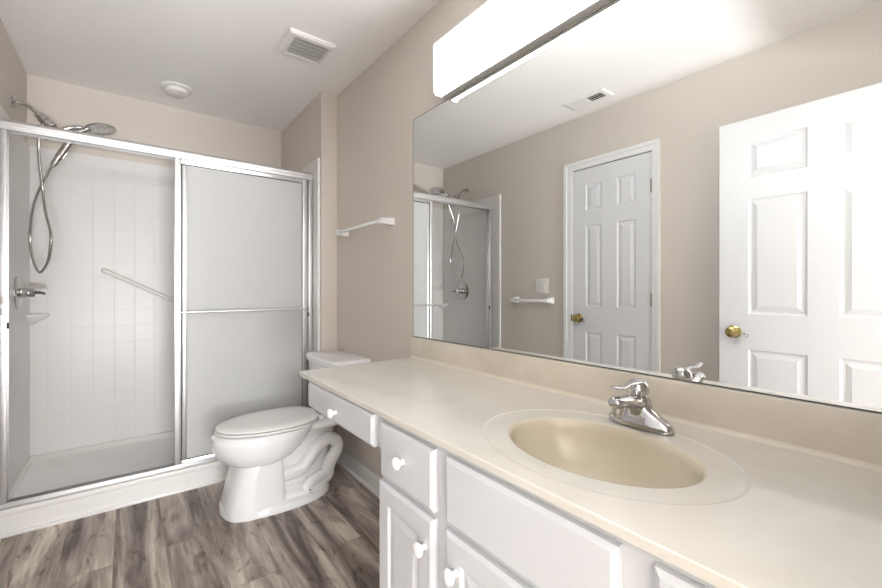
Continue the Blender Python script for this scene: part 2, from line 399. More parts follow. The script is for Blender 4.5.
# dished floor with sloping upstands
def rect(x0, x1, y0, y1, z, r=0.03, n=5):
    out = []
    for (cx, cy, a0) in ((x1 - r, y1 - r, 0), (x0 + r, y1 - r, PI / 2), (x0 + r, y0 + r, PI), (x1 - r, y0 + r, 1.5 * PI)):
        for k in range(n + 1):
            a = a0 + PI / 2 * k / n; out.append(Vector((cx + r * math.cos(a), cy + r * math.sin(a), z)))
    return out
fl = B()
rg = [rect(PX0, PX1, 2.70, YB - 0.001, 0.13, 0.002), rect(PX0 + 0.018, PX1 - 0.018, 2.785, YB - 0.02, 0.13, 0.02), rect(PX0 + 0.03, PX1 - 0.03, 2.80, YB - 0.035, 0.10, 0.04), rect(PX0 + 0.10, PX1 - 0.10, 2.86, YB - 0.10, 0.074, 0.06), rect(0.20, 0.32, 3.00, 3.12, 0.066, 0.03)]
loft(fl, rg, False); fl.faces.new([v for v in fl.verts][-24:])
obj('pan_floor', fl, M['acrylic'], pan)
bm = B(); box(bm, PX0, PX1, 2.700, 2.79, 0, 0.129, 0.006, 3); box(bm, PX0, PX1, 2.686, 2.705, 0, 0.017, 0.005); box(bm, PX0, PX1, 2.690, 2.71, 0.100, 0.1285, 0.006, 3)
obj('curb', bm, M['acrylic'], pan)
lathe_bm = lathe(B(), [(0.042, 0), (0.042, 0.002), (0.034, 0.004), (0.0, 0.003)], (0.26, 3.06, 0.066), (0, 0, 1), 28); obj('drain', lathe_bm, M['chrome'], pan)

sur = thing('shower_surround', 'glossy white square tile pattern shower surround lining the alcove', 'shower surround', (0.26, 3.05, 0.13))
TT = 2.006
bm = B(); box(bm, XL + 0.012, XS - 0.012, YB - 0.012, YB - 0.001, 0.131, TT, 0.0015); obj('back_panel', bm, M['tile'], sur, False)
bm = B(); box(bm, XL + 0.001, XL + 0.012, 2.632, YB - 0.012, 0.131, TT, 0.0015); obj('side_panel', bm, M['tile'], sur, False)
bm = B(); box(bm, XL + 0.001, XL + 0.016, 2.606, 2.632, 0.001, TT + 0.001, 0.004, 3); obj('edge_trim', bm, M['acrylic'], sur, label='rounded white edge strip')
bm = B(); box(bm, XS - 0.012, XS - 0.001, 2.632, YB - 0.012, 0.131, TT, 0.0015); obj('side_panel', bm, M['tile'], sur, False)
bm = B(); box(bm, XS - 0.016, XS - 0.001, 2.606, 2.632, 0.001, TT + 0.001, 0.004, 3); obj('edge_trim', bm, M['acrylic'], sur, label='rounded white edge strip')
# corner shelf
bm = B(); cx, cy = XL + 0.012, YB - 0.012
def quarter(r, z, n=12): return [Vector((cx, cy, z))] + [Vector((cx + r * math.cos(a), cy - r * math.sin(a), z)) for a in [PI / 2 * k / n for k in range(n + 1)]]
loft(bm, [quarter(0.015, 0.925), quarter(0.045, 0.945), quarter(0.082, 0.968), quarter(0.090, 0.980), quarter(0.088, 0.988)]); obj('corner_shelf', bm, M['acrylic'], sur)
# grab bar
gb = thing('grab_bar', 'white grab bar slanting down across the back shower tile', 'grab bar', (0.15, 3.458, 1.1))
a, b_ = Vector((-0.119, 3.415, 1.258)), Vector((0.42, 3.415, 0.969)); dv = (b_ - a).normalized()
pts = [Vector((a.x, 3.457, a.z)), Vector((a.x, 3.43, a.z)), a + Vector((0.006, 0, -0.003)), a + dv * 0.03, b_ - dv * 0.03, b_ - Vector((0.006, 0, -0.003)), Vector((b_.x, 3.43, b_.z)), Vector((b_.x, 3.457, b_.z))]
obj('bar', tube(B(), smoothpts(pts, 5), 0.0125, 16), M['plastic'], gb)
for q in (a, b_): obj('flange', lathe(B(), [(0.022, 0), (0.022, 0.004), (0.018, 0.008), (0.013, 0.010)], (q.x, 3.4575, q.z), (0, -1, 0), 24), M['plastic'], gb)

# frame of the sliding doors
fr = thing('shower_door_frame', 'polished aluminium frame across the shower opening, rail on top and track on the curb', 'shower frame', (0.26, 2.735, 0.129))
FX0, FX1 = XL + 0.013, XS - 0.013
def extrude_x(bm, prof, x0, x1):
    return loft(bm, [[Vector((x0, y, z)) for y, z in prof], [Vector((x1, y, z)) for y, z in prof]])
prof = [(2.712, 1.876), (2.709, 1.879), (2.709, 1.893), (2.712, 1.896), (2.712, 1.899), (2.708, 1.902), (2.708, 1.914), (2.712, 1.922), (2.720, 1.929), (2.735, 1.932), (2.750, 1.929), (2.760, 1.922), (2.762, 1.910), (2.762, 1.876), (2.759, 1.876), (2.759, 1.900), (2.7155, 1.900), (2.7155, 1.876)]
obj('header_rail', extrude_x(B(), prof, FX0, FX1), M['alu'], fr, angle=25)
prof = [(2.706, 0.1295), (2.706, 0.134), (2.714, 0.150), (2.717, 0.150), (2.717, 0.138), (2.736, 0.138), (2.736, 0.152), (2.739, 0.152), (2.739, 0.138), (2.757, 0.138), (2.757, 0.150), (2.760, 0.150), (2.762, 0.134), (2.762, 0.1295)]
obj('bottom_track', extrude_x(B(), prof, FX0, FX1), M['track'], fr, angle=25)
for x0, x1 in ((FX0, FX0 + 0.027), (FX1 - 0.027, FX1)):
    bm = B(); box(bm, x0, x1, 2.712, 2.717, 0.139, 1.876, 0.001); box(bm, x0, x1, 2.756, 2.761, 0.139, 1.876, 0.001)
    xo = x0 if x0 < 0 else x1 - 0.004; box(bm, xo, xo + 0.004, 2.715, 2.758, 0.139, 1.876, 0.001)
    j = obj('jamb', bm, M['alu'], fr)
    xi = x1 - 0.001 if x0 < 0 else x0 - 0.008
    bm = B(); box(bm, xi, xi + 0.009, 2.708, 2.718, 0.957, 0.983, 0.002); obj('bumper', bm, M['black'], j, label='black rubber bumper')

def slider(name, label, x0, x1, y, bar_y, z0=0.142, z1=1.892):
    t = thing(name, label, 'shower door', ((x0 + x1) / 2, y, z0))
    sw, d = 0.034, 0.009
    bm = B()
    for a, b in ((x0, x0 + sw), (x1 - sw, x1)):
        box(bm, a, b, y - d, y + d, z0, z1, 0.003, 3)
    obj('stile', bm, M['alu'], t) if False else None
    bm.free()
    for a, b in ((x0, x0 + sw), (x1 - sw, x1)):
        bm = B(); box(bm, a, b, y - d, y + d, z0, z1, 0.004, 3); obj('stile', bm, M['alu'], t)
    bm = B(); box(bm, x0 + sw, x1 - sw, y - d, y + d, z1 - 0.040, z1, 0.002); obj('top_rail', bm, M['alu'], t)
    bm = B(); box(bm, x0 + sw, x1 - sw, y - d, y + d, z0, z0 + 0.026, 0.002); obj('bottom_rail', bm, M['alu'], t)
    bm = B(); box(bm, x0 + sw - 0.004, x1 - sw + 0.004, y - 0.0025, y + 0.0025, z0 + 0.02, z1 - 0.036); obj('glass_panel', bm, M['glass'], t, label='frosted grey glass')
    bm = B()
    for (a, b, c, e) in ((x0 + sw, x0 + sw + 0.003, z0 + 0.026, z1 - 0.040), (x1 - sw - 0.003, x1 - sw, z0 + 0.026, z1 - 0.040), (x0 + sw, x1 - sw, z0 + 0.026, z0 + 0.030), (x0 + sw, x1 - sw, z1 - 0.044, z1 - 0.040)):
        box(bm, a, b, y - 0.006, y + 0.006, c, e)
    obj('gasket', bm, M['black'], t, label='thin dark glass gasket')
    bm = B(); box(bm, x0 + sw + 0.006, x0 + sw + 0.026, y - 0.010, y + 0.006, z0 + 0.028, z1 - 0.046, 0.003, 2); obj('pull_flange', bm, M['alu'], t)
    zb = 1.010; s = 1 if bar_y > y else -1
    bm = B(); tube(bm, [(x0 + 0.017, bar_y, zb), (x1 - 0.017, bar_y, zb)], 0.0065, 12)
    bar = obj('towel_bar', bm, M['alu'], t)
    for x in (x0 + 0.017, x1 - 0.017):
        bm = B(); tube(bm, [(x, y + s * d, zb), (x, bar_y + s * 0.004, zb)], 0.0085, 12); obj('bar_bracket', bm, M['nickel'], bar)
    return t
slider('sliding_shower_door', 'front frosted glass sliding shower panel with a chrome towel bar, nearest the toilet', 0.203, 0.957, 2.726, 2.678)
slider('sliding_shower_door', 'rear frosted glass sliding shower panel parked behind the front one', 0.218, 0.962, 2.748, 2.795)

# shower fittings on the left wall
FY = 3.08
arm = thing('shower_pipe', 'brushed steel shower arm sticking out of the wall above the left shower tile', 'shower arm', (XL, FY, 2.13))
obj('arm_flange', lathe(B(), [(0.030, 0), (0.030, 0.003), (0.022, 0.009), (0.012, 0.013), (0.010, 0.014)], (XL + 0.0005, FY, 2.132), (1, 0, 0), 24), M['nickel'], arm)
obj('arm_pipe', tube(B(), smoothpts([(XL + 0.002, FY, 2.132), (-0.455, FY, 2.134), (-0.43, FY, 2.128), (-0.405, FY, 2.106), (-0.378, FY, 2.077)], 5), 0.0095, 14), M['nickel'], arm)
dax = Vector((0.72, 0.0, -0.69)).normalized()
dv_ = obj('diverter', lathe(B(), [(0.012, -0.012), (0.019, -0.008), (0.019, 0.010), (0.024, 0.014), (0.025, 0.036), (0.020, 0.038), (0.020, 0.043), (0.025, 0.045), (0.025, 0.075), (0.016, 0.082), (0.015, 0.100)], Vector((-0.386, FY, 2.086)), dax, 22), M['nickel'], arm)
bm = B(); tube(bm, [(-0.362, FY, 2.058), (-0.378, 3.088, 2.02), (-0.386, 3.085, 1.985)], [0.010, 0.009, 0.009], 12); obj('hose_outlet', bm, M['chrome'], arm)
bm = B(); tube(bm, [(-0.335, FY, 2.036), (-0.30, 3.10, 2.02), (-0.268, 3.108, 2.012)], [0.013, 0.016, 0.014], 14); tube(bm, [(-0.295, 3.088, 2.030), (-0.26, 3.086, 2.048), (-0.225, 3.088, 2.060), (-0.200, 3.095, 2.066)], [0.013, 0.016, 0.015, 0.010], 14); box(bm, -0.285, -0.246, 3.088, 3.130, 2.000, 2.030, 0.006, 2); obj('hand_shower_bracket', bm, M['chrome'], arm)
hs = thing('hand_shower', 'steel hand shower with a wide round head and a looping hose hanging in the bracket', 'shower head', (-0.25, 3.11, 2.0))
hb, ht, nk = Vector((-0.337, 3.11, 1.823)), Vector((-0.258, 3.11, 1.990)), Vector((-0.240, 3.112, 2.028))
bm = B(); tube(bm, smoothpts([hb, hb + (ht - hb) * 0.06, hb + (ht - hb) * 0.2, hb + (ht - hb) * 0.6, ht, nk, (-0.212, 3.113, 2.052), (-0.180, 3.114, 2.074)], 5), [0.0115] * 6 + [0.015] * 6 + [0.018] * 12 + [0.0155] * 12, 16); obj('handle', bm, M['nickel'], hs)
bm = B(); bx_ = hb + (ht - hb) * 0.35 + Vector((0.015, 0, -0.006)); tube(bm, [bx_, bx_ + (ht - hb) * 0.22], 0.006, 8); obj('spray_button', bm, M['chrome'], hs)
hc = Vector((-0.130, 3.115, 2.088)); ha = Vector((0.16, -0.10, -1)).normalized()
obj('head', lathe(B(), [(0.0, -0.022), (0.025, -0.020), (0.048, -0.013), (0.068, -0.002), (0.074, 0.005), (0.0735, 0.011), (0.070, 0.013), (0.0, 0.013)], hc, ha, 36), M['nickel'], hs)
bm = B(); q = Vector((0, 0, 1)).rotation_difference(ha).to_matrix()
for k in range(3):
    for i in range(6 + 8 * k):
        an = 2 * PI * i / (6 + 8 * k); r = 0.018 + 0.021 * k
        lathe(bm, [(0.0022, 0), (0.0016, 0.002)], hc + q @ Vector((r * math.cos(an), r * math.sin(an), 0.013)), ha, 6)
obj('spray_face', bm, M['black'], hs, label='dark spray nozzles')
HP = [(-0.386, 3.085, 1.985), (-0.388, 3.09, 1.896), (-0.385, 3.11, 1.805), (-0.375, 3.13, 1.667), (-0.354, 3.05, 1.545), (-0.327, 2.96, 1.445), (-0.324, 2.94, 1.37), (-0.342, 2.99, 1.282), (-0.38, 3.07, 1.231), (-0.42, 3.2, 1.29), (-0.45, 3.3, 1.409), (-0.436, 3.25, 1.565), (-0.403, 3.17, 1.671), (-0.362, 3.12, 1.765), (-0.337, 3.11, 1.823)]
obj('hose', tube(B(), smoothpts(HP, 8), 0.0068, 10), M['nickel'], hs)
VY = 3.13
sv = thing('shower_valve', 'round chrome shower valve plate with a lever on the left shower tile', 'shower valve', (XL + 0.012, VY, 1.12))
obj('escutcheon', lathe(B(), [(0.088, 0), (0.088, 0.003), (0.080, 0.008), (0.050, 0.012), (0.030, 0.014), (0.028, 0.02)], (XL + 0.0125, VY, 1.12), (1, 0, 0), 36), M['nickel'], sv)
h_ = obj('valve_stem', lathe(B(), [(0.026, 0.012), (0.026, 0.040), (0.022, 0.044), (0.024, 0.046), (0.026, 0.060), (0.020, 0.070), (0.0, 0.072)], (XL + 0.0125, VY, 1.12), (1, 0, 0), 28), M['chrome'], sv)
bm = B(); tube(bm, smoothpts([(-0.43, VY, 1.12), (-0.41, VY + 0.008, 1.122), (-0.385, VY + 0.03, 1.120), (-0.375, VY + 0.045, 1.112)], 4), [0.014] * 4 + [0.012] * 4 + [0.010] * 4 + [0.005], 12); obj('lever', bm, M['chrome'], sv)

# ================================================================ TOILET
TY = 2.325
to = thing('toilet', 'white elongated toilet with closed lid and a raised tank beside the shower', 'toilet', (0.66, TY, 0))
N = 56
bm = B()
def ring(xf, xb, b, z, p=2.1, pf=None, cxo=None):
    cx = cxo if cxo is not None else xf + (xb - xf) * 0.55
    return sellipse(cx, TY, xb - cx, b, z, p, N, af=cx - xf, pf=pf)
# bowl: belly and rim
loft(bm, [ring(0.44, 0.64, 0.125, 0.232), ring(0.408, 0.69, 0.150, 0.243), ring(0.376, 0.735, 0.168, 0.262), ring(0.348, 0.775, 0.178, 0.294), ring(0.331, 0.81, 0.184, 0.330), ring(0.328, 0.83, 0.185, 0.362), ring(0.332, 0.85, 0.184, 0.385), ring(0.346, 0.86, 0.178, 0.397), ring(0.356, 0.86, 0.170, 0.400), ring(0.45, 0.76, 0.09, 0.400)])
# pedestal column
loft(bm, [ring(0.370, 0.680, 0.175, 0.0, 4, 2.8), ring(0.371, 0.680, 0.175, 0.012, 4, 2.8), ring(0.382, 0.668, 0.168, 0.05, 5, 3.0), ring(0.402, 0.658, 0.160, 0.13, 6, 3.0), ring(0.424, 0.652, 0.153, 0.215, 6, 2.8), ring(0.434, 0.650, 0.151, 0.25, 6, 2.5), ring(0.44, 0.64, 0.13, 0.27, 3, 2.4)])
# foot
loft(bm, [ring(0.366, 0.934, 0.190, 0.0, 2.3, 2.5, 0.66), ring(0.366, 0.934, 0.190, 0.018, 2.3, 2.5, 0.66), ring(0.370, 0.925, 0.182, 0.032, 2.3, 2.5, 0.66), ring(0.42, 0.90, 0.13, 0.040, 2.3, 2.5, 0.66)])
# step above the foot and the web behind the trapway
loft(bm, [ring(0.55, 0.925, 0.150, 0.02, 3.4, 3, 0.70), ring(0.55, 0.925, 0.145, 0.055, 3.4, 3, 0.70), ring(0.56, 0.915, 0.115, 0.072, 3.4, 3, 0.70), ring(0.56, 0.905, 0.085, 0.085, 3.4, 3, 0.70), ring(0.56, 0.930, 0.078, 0.18, 3.4, 3, 0.70), ring(0.56, 0.96, 0.078, 0.28, 3.4, 3, 0.70), ring(0.56, 0.97, 0.095, 0.36, 3.4, 3, 0.70), ring(0.56, 0.98, 0.11, 0.385, 3.4, 3, 0.70)])
# trapway relief on each side
for s in (-1, 1):
    yy = TY + s * 0.088
    P = smoothpts([(0.64, yy, 0.150), (0.70, yy, 0.148), (0.755, yy, 0.158), (0.80, yy, 0.205), (0.85, yy, 0.262), (0.905, yy, 0.288), (0.952, yy, 0.262), (0.958, yy, 0.215), (0.922, yy, 0.160), (0.905, yy, 0.118), (0.900, yy, 0.080), (0.86, yy, 0.070), (0.78, yy, 0.066)], 6)
    tube(bm, P, 0.037, 16)
    # sloped bolster above the foot
    tube(bm, smoothpts([(0.76, TY + s * 0.115, 0.050), (0.80, TY + s * 0.112, 0.082), (0.86, TY + s * 0.100, 0.092), (0.91, TY + s * 0.085, 0.082)], 5), 0.030, 14)
bowl = obj('bowl', bm, M['china'], to, angle=38)
bm = B()
loft(bm, [rect(0.80, 1.02, TY - 0.150, TY + 0.150, 0.374, 0.03), rect(0.79, 1.06, TY - 0.178, TY + 0.178, 0.384, 0.03), rect(0.79, 1.06, TY - 0.180, TY + 0.180, 0.398, 0.03), rect(0.795, 1.055, TY - 0.176, TY + 0.176, 0.402, 0.03)])
obj('tank_platform', bm, M['china'], to)
def egg(xf, xb, b, z):
    out = []; cx = xf + (xb - xf) * 0.56
    for k in range(64):
        t = 2 * PI * k / 64; c, s = math.cos(t), math.sin(t)
        if c < 0: out.append(Vector((cx + (cx - xf) * c, TY + b * s, z)))
        else:
            pp = 2.7; out.append(Vector((cx + (xb - cx) * abs(c) ** (2 / pp), TY + b * math.copysign(abs(s) ** (2 / pp), s), z)))
    return out
bm = B(); loft(bm, [egg(0.375, 0.840, 0.155, 0.4005), egg(0.375, 0.840, 0.155, 0.4065), egg(0.345, 0.857, 0.183, 0.4070), egg(0.344, 0.857, 0.184, 0.413), egg(0.347, 0.855, 0.181, 0.4165)]); obj('toilet_seat', bm, M['seat'], to)
bm = B(); loft(bm, [egg(0.375, 0.840, 0.155, 0.4166), egg(0.375, 0.840, 0.155, 0.4220), egg(0.349, 0.858, 0.182, 0.4222), egg(0.349, 0.858, 0.183, 0.431), egg(0.360, 0.853, 0.174, 0.436), egg(0.40, 0.82, 0.145, 0.4395), egg(0.48, 0.74, 0.09, 0.441)]); obj('seat_lid', bm, M['seat'], to)
for s in (-1, 1):
    bm = B(); box(bm, 0.852, 0.880, TY + s * 0.075 - 0.022, TY + s * 0.075 + 0.022, 0.402, 0.424, 0.006, 3); obj('seat_hinge', bm, M['seat'], to)
    bm = B(); lathe(bm, [(0.013, 0), (0.013, 0.008), (0.009, 0.014), (0, 0.016)], (0.775, TY + s * 0.164, 0.030), (0, 0, 1), 16); bc = obj('bolt_cap', bm, M['seat'], to)
bm = B(); lathe(bm, [(0.004, 0), (0.004, 0.003), (0, 0.004)], (0.779, TY - 0.152, 0.052), (0, -0.5, 0.86), 10); obj('floor_bolt', bm, M['black'], to, label='dark bolt hole')
def tankring(x0, x1, y0, y1, z, bow, n=12):
    out = []
    r = 0.03
    for k in range(n + 1):  # bowed front towards -x
        t = k / n; y = y0 + r + (y1 - y0 - 2 * r) * t; out.append(Vector((x0 + bow * (1 - math.sin(PI * t)) , y, z)))
    for cx, cy, a0 in ((x0 + bow + r, y1 - r, PI), ):
        for k in range(1, 5): a = a0 - PI / 2 * k / 4; out.append(Vector((cx + r * math.cos(a), cy + r * math.sin(a), z)))
    out.append(Vector((x1, y1, z))); out.append(Vector((x1, y0, z)))
    for k in range(0, 4): a = -PI / 2 - PI / 2 * k / 4; out.append(Vector((x0 + bow + r + r * math.cos(a), y0 + r + r * math.sin(a), z)))
    return out
TKY0, TKY1 = 2.085, 2.560
bm = B(); loft(bm, [tankring(0.905, 1.060, TKY0 + 0.055, TKY1 - 0.055, 0.401, 0.012), tankring(0.892, 1.085, TKY0 + 0.03, TKY1 - 0.03, 0.43, 0.014), tankring(0.880, 1.092, TKY0 + 0.014, TKY1 - 0.014, 0.56, 0.016), tankring(0.876, 1.094, TKY0 + 0.010, TKY1 - 0.010, 0.702, 0.018)]); obj('tank', bm, M['china'], to)
bm = B(); loft(bm, [tankring(0.870, 1.096, TKY0 + 0.003, TKY1 - 0.003, 0.7025, 0.018), tankring(0.862, 1.098, TKY0, TKY1, 0.708, 0.018), tankring(0.861, 1.098, TKY0, TKY1, 0.733, 0.018), tankring(0.867, 1.096, TKY0 + 0.004, TKY1 - 0.004, 0.741, 0.018), tankring(0.885, 1.085, TKY0 + 0.02, TKY1 - 0.02, 0.743, 0.018)]); obj('tank_lid', bm, M['china'], to)

# ================================================================ VANITY
CF = 0.566; DF = 0.548           # face frame, door face
def front(bm_or_none, y0, y1, z0, z1, panel=False, t=0.0175):
    """drawer/door front, face towards -x, eased edge"""
    bm = B(); e = 0.009
    fn = lambda u, v, d: (DF - d, u, v)
    if panel:
        m = 0.052
        return board(bm, fn, [y0 + e, y0 + m, y1 - m, y1 - e], [z0 + e, z0 + m, z1 - m, z1 - e], {(1, 1)}, [(0, 0), (0.006, -0.007), (0.012, -0.007), (0.030, -0.001), (0.031, -0.001)], t, (e, 0.006))
    return board(bm, fn, [y0 + e, y1 - e], [z0 + e, z1 - e], set(), [], t, (e, 0.006))
def knob(parent, y, z):
    return obj('knob', lathe(B(), [(0.0075, 0.0), (0.0065, 0.006), (0.0075, 0.010), (0.0145, 0.016), (0.0165, 0.020), (0.0150, 0.025), (0.009, 0.0285), (0.0, 0.029)], (DF + 0.0002, y, z), (-1, 0, 0), 20), M['knob'], parent)
vb = thing('vanity_cabinet', 'white painted vanity cabinet with drawers and doors under the sink', 'cabinet', (0.83, 0.475, 0))
bm = B(); zt_ = CT - 0.0186; yb_ = YE + 0.001
box(bm, CF, CF + 0.02, yb_, 1.0, 0.10, zt_); box(bm, CF + 0.02, XR - 0.001, 0.982, 1.0, 0.10, zt_); box(bm, CF + 0.02, XR - 0.001, yb_, yb_ + 0.018, 0.10, zt_)
box(bm, XR - 0.012, XR - 0.001, yb_ + 0.018, 0.982, 0.10, zt_); box(bm, CF + 0.02, XR - 0.012, yb_ + 0.018, 0.982, 0.10, 0.118)
box(bm, CF + 0.06, XR - 0.001, YE + 0.001, 0.998, 0.0, 0.10)
obj('cabinet_body', bm, M['cab'], vb, False)
ZT, ZD = 0.772, 0.628
for y0, y1 in ((0.745, 0.998), (0.0, 0.264)):
    d = obj('drawer', front(None, y0, y1 - 0.010, ZD, ZT), M['cab'], vb, False); knob(d, (y0 + y1) / 2 - 0.002, 0.705)
    d = obj('cabinet_door', front(None, y0, y1, 0.125, 0.612, True), M['cab'], vb, False)
    knob(d, y0 + 0.028 if y0 > 0.5 else y1 - 0.036, 0.540)
obj('false_drawer_front', front(None, 0.304, 0.700, ZD, ZT), M['cab'], vb, False)
d = obj('cabinet_door', front(None, 0.304, 0.700, 0.125, 0.612, True), M['cab'], vb, False); knob(d, 0.660, 0.540)
# knee-space drawer unit
ap = thing('knee_space_drawer_unit', 'shallow white drawer unit under the counter between the cabinet and the toilet', 'drawer', (0.83, 1.3, 0.69))
bm = B(); box(bm, CF, CF + 0.018, 1.001, 1.585, 0.690, CT - 0.0186); box(bm, CF + 0.018, XR - 0.016, 1.560, 1.585, 0.700, CT - 0.0186); box(bm, XR - 0.016, XR - 0.001, 1.001, 1.585, 0.700, CT - 0.0186)
box(bm, CF + 0.018, CF + 0.42, 1.03, 1.55, 0.705, 0.775)
obj('apron_frame', bm, M['cab'], ap, False)
d = obj('drawer', front(None, 1.034, 1.556, 0.689, 0.782), M['cab'], ap, False)
knob(d, 1.289, 0.728)

# countertop with integral basin
ctp = thing('countertop', 'cream cultured marble countertop with an oval basin moulded into it', 'countertop', (0.826, 0.8, CT - 0.018))
CX, CY = 0.794, 0.488; X0, X1, Y0, Y1 = 0.544, XR - 0.001, YE + 0.001, 1.650
angs = sorted([2 * PI * k / 96 for k in range(96)] + [math.atan2(y - CY, x - CX) % (2 * PI) for x in (X0, X1) for y in (Y0, Y1)])
def el(a, b, z): return [Vector((CX + a * math.cos(t), CY + b * math.sin(t), z)) for t in [math.atan2(math.sin(q) * 1, math.cos(q) * 1) for q in angs]]
def polar(a, b, z):   # same polar angle, on ellipse
    out = []
    for q in angs:
        r = 1 / math.sqrt((math.cos(q) / a) ** 2 + (math.sin(q) / b) ** 2); out.append(Vector((CX + r * math.cos(q), CY + r * math.sin(q), z)))
    return out
def polrect(x0, x1, y0, y1, z):
    out = []
    for q in angs:
        c, s = math.cos(q), math.sin(q); ts = []
        if c > 1e-9: ts.append((x1 - CX) / c)
        if c < -1e-9: ts.append((x0 - CX) / c)
        if s > 1e-9: ts.append((y1 - CY) / s)
        if s < -1e-9: ts.append((y0 - CY) / s)
        r = min(ts); out.append(Vector((CX + r * c, CY + r * s, z)))
    return out
bm = B()
i_ = lambda k, z: polrect(X0 + k, X1 - k * 0, Y0 + k * 0, Y1 - k, z)
loft(bm, [polar(0.158, 0.207, CT - 0.0035), polar(0.193, 0.248, CT - 0.0020), polar(0.206, 0.263, CT - 0.0018), polar(0.212, 0.270, CT + 0.0002), polar(0.218, 0.277, CT),
          i_(0.0018, CT), i_(0.0005, CT - 0.0005), i_(0.0, CT - 0.002), i_(0.0035, CT - 0.0185), i_(0.03, CT - 0.0185)], False)
obj('counter_slab', bm, M['counter'], ctp, angle=9)
bm = B()
rg = [polar(0.158, 0.207, CT - 0.0035), polar(0.154, 0.203, CT - 0.0045), polar(0.150, 0.199, CT - 0.009)]
for k in range(1, 15):
    t = k / 14 * PI / 2 * 0.97; f = math.cos(t) ** 0.62; rg.append(polar(0.150 * f * 0.985 + 0.0001, 0.199 * f * 0.985 + 0.0001, CT - 0.009 - 0.131 * math.sin(t)))
loft(bm, rg, False)
vs = list(bm.verts)[-len(angs):]; bm.faces.new(vs)
obj('basin', bm, M['basin'], ctp, label='tan oval basin', angle=60)
obj('drain', lathe(B(), [(0.024, 0), (0.024, 0.003), (0.018, 0.004), (0.017, 0.010), (0, 0.012)], (CX, CY, CT - 0.1395), (0, 0, 1), 24), M['chrome'], ctp)
bsp = B(); box(bsp, XM - 0.020, XR - 0.001, YE + 0.001, 1.668, CT + 0.0003, 0.9086, 0.003, 3)
loft(bsp, [[Vector((XM - 0.0205 + a, y, CT + 0.0004 + z)) for a, z in ((0.002, 0), (-0.009, 0), (-0.0065, 0.0008), (-0.003, 0.0032), (-0.0008, 0.0068), (0, 0.010), (0.002, 0.010))] for y in (YE + 0.002, 1.649)])
tag(obj('backsplash', bsp, M['splash'], None), 'tan cultured marble backsplash strip along the wall under the mirror', 'backsplash')
# small cove where the splash meets the top
# mirror
mi = thing('wall_mirror', 'large frameless wall mirror above the backsplash', 'mirror', (XM, 0.8, 0.91))
bm = B(); box(bm, XM, XR - 0.0005, YE + 0.001, 1.6606, 0.9100, 1.9695); obj('mirror_glass', bm, M['mirror'], mi, False)
bm = B(); box(bm, XM - 0.0004, XR - 0.0005, 1.6606, 1.6636, 0.9095, 1.9720); box(bm, XM - 0.0004, XR - 0.0005, YE + 0.001, 1.6606, 1.9695, 1.9722); box(bm, XM - 0.0012, XR - 0.0005, YE + 0.001, 1.6606, 0.9088, 0.9112)
obj('mirror_edge', bm, M['mirror_edge'], mi, False, label='thin dark mirror edge')

# faucet
FX, FYc = 0.985, 0.487
fa = thing('faucet', 'chrome single lever faucet standing behind the sink basin', 'faucet', (FX, FYc, CT))
bm = B(); rg = []
for z, a, b in [(0.0003, 0.026, 0.078), (0.010, 0.026, 0.078), (0.016, 0.0245, 0.075), (0.022, 0.023, 0.066), (0.032, 0.0225, 0.050), (0.044, 0.022, 0.031), (0.056, 0.0235, 0.0255), (0.066, 0.023, 0.0240), (0.072, 0.022, 0.022)]:
    rg.append(sellipse(FX, FYc, a, b, CT + z, 2.4, 40))
loft(bm, rg); obj('faucet_body', bm, M['chrome'], fa, angle=60)
bm = B(); sp_ = smoothpts([(FX + 0.005, FYc, CT + 0.052), (FX - 0.03, FYc, CT + 0.060), (FX - 0.07, FYc, CT + 0.071), (FX - 0.100, FYc, CT + 0.074), (FX - 0.122, FYc, CT + 0.073)], 4)
tube(bm, sp_, [0.021] * 5 + [0.0185] * 4 + [0.017] * 4 + [0.0165, 0.016, 0.015, 0.011], 18, flat=0.85); sp_o = obj('spout', bm, M['chrome'], fa, angle=50)
obj('aerator', lathe(B(), [(0.0135, 0), (0.0135, 0.019), (0.011, 0.021), (0.0, 0.021)], (FX - 0.102, FYc, CT + 0.063), (0, 0, -1), 20), M['nickel'], sp_o)
bm = B(); lathe(bm, [(0.0215, 0), (0.0225, 0.002), (0.0215, 0.004), (0.0235, 0.008), (0.0250, 0.015), (0.0250, 0.022), (0.0235, 0.030), (0.019, 0.037), (0.011, 0.042), (0, 0.044)], (FX, FYc + 0.003, CT + 0.070), (-0.10, 0, 1), 28); lv = obj('lever_hub', bm, M['chrome'], fa)
bm = B(); tube(bm, smoothpts([(FX - 0.008, FYc, CT + 0.105), (FX - 0.045, FYc, CT + 0.108), (FX - 0.082, FYc, CT + 0.104), (FX - 0.124, FYc, CT + 0.111)], 4), [0.014, 0.012, 0.010, 0.009, 0.008, 0.0075, 0.0075, 0.008, 0.0085, 0.009, 0.009, 0.0085, 0.007], 14, flat=0.5); obj('lever', bm, M['chrome'], lv)

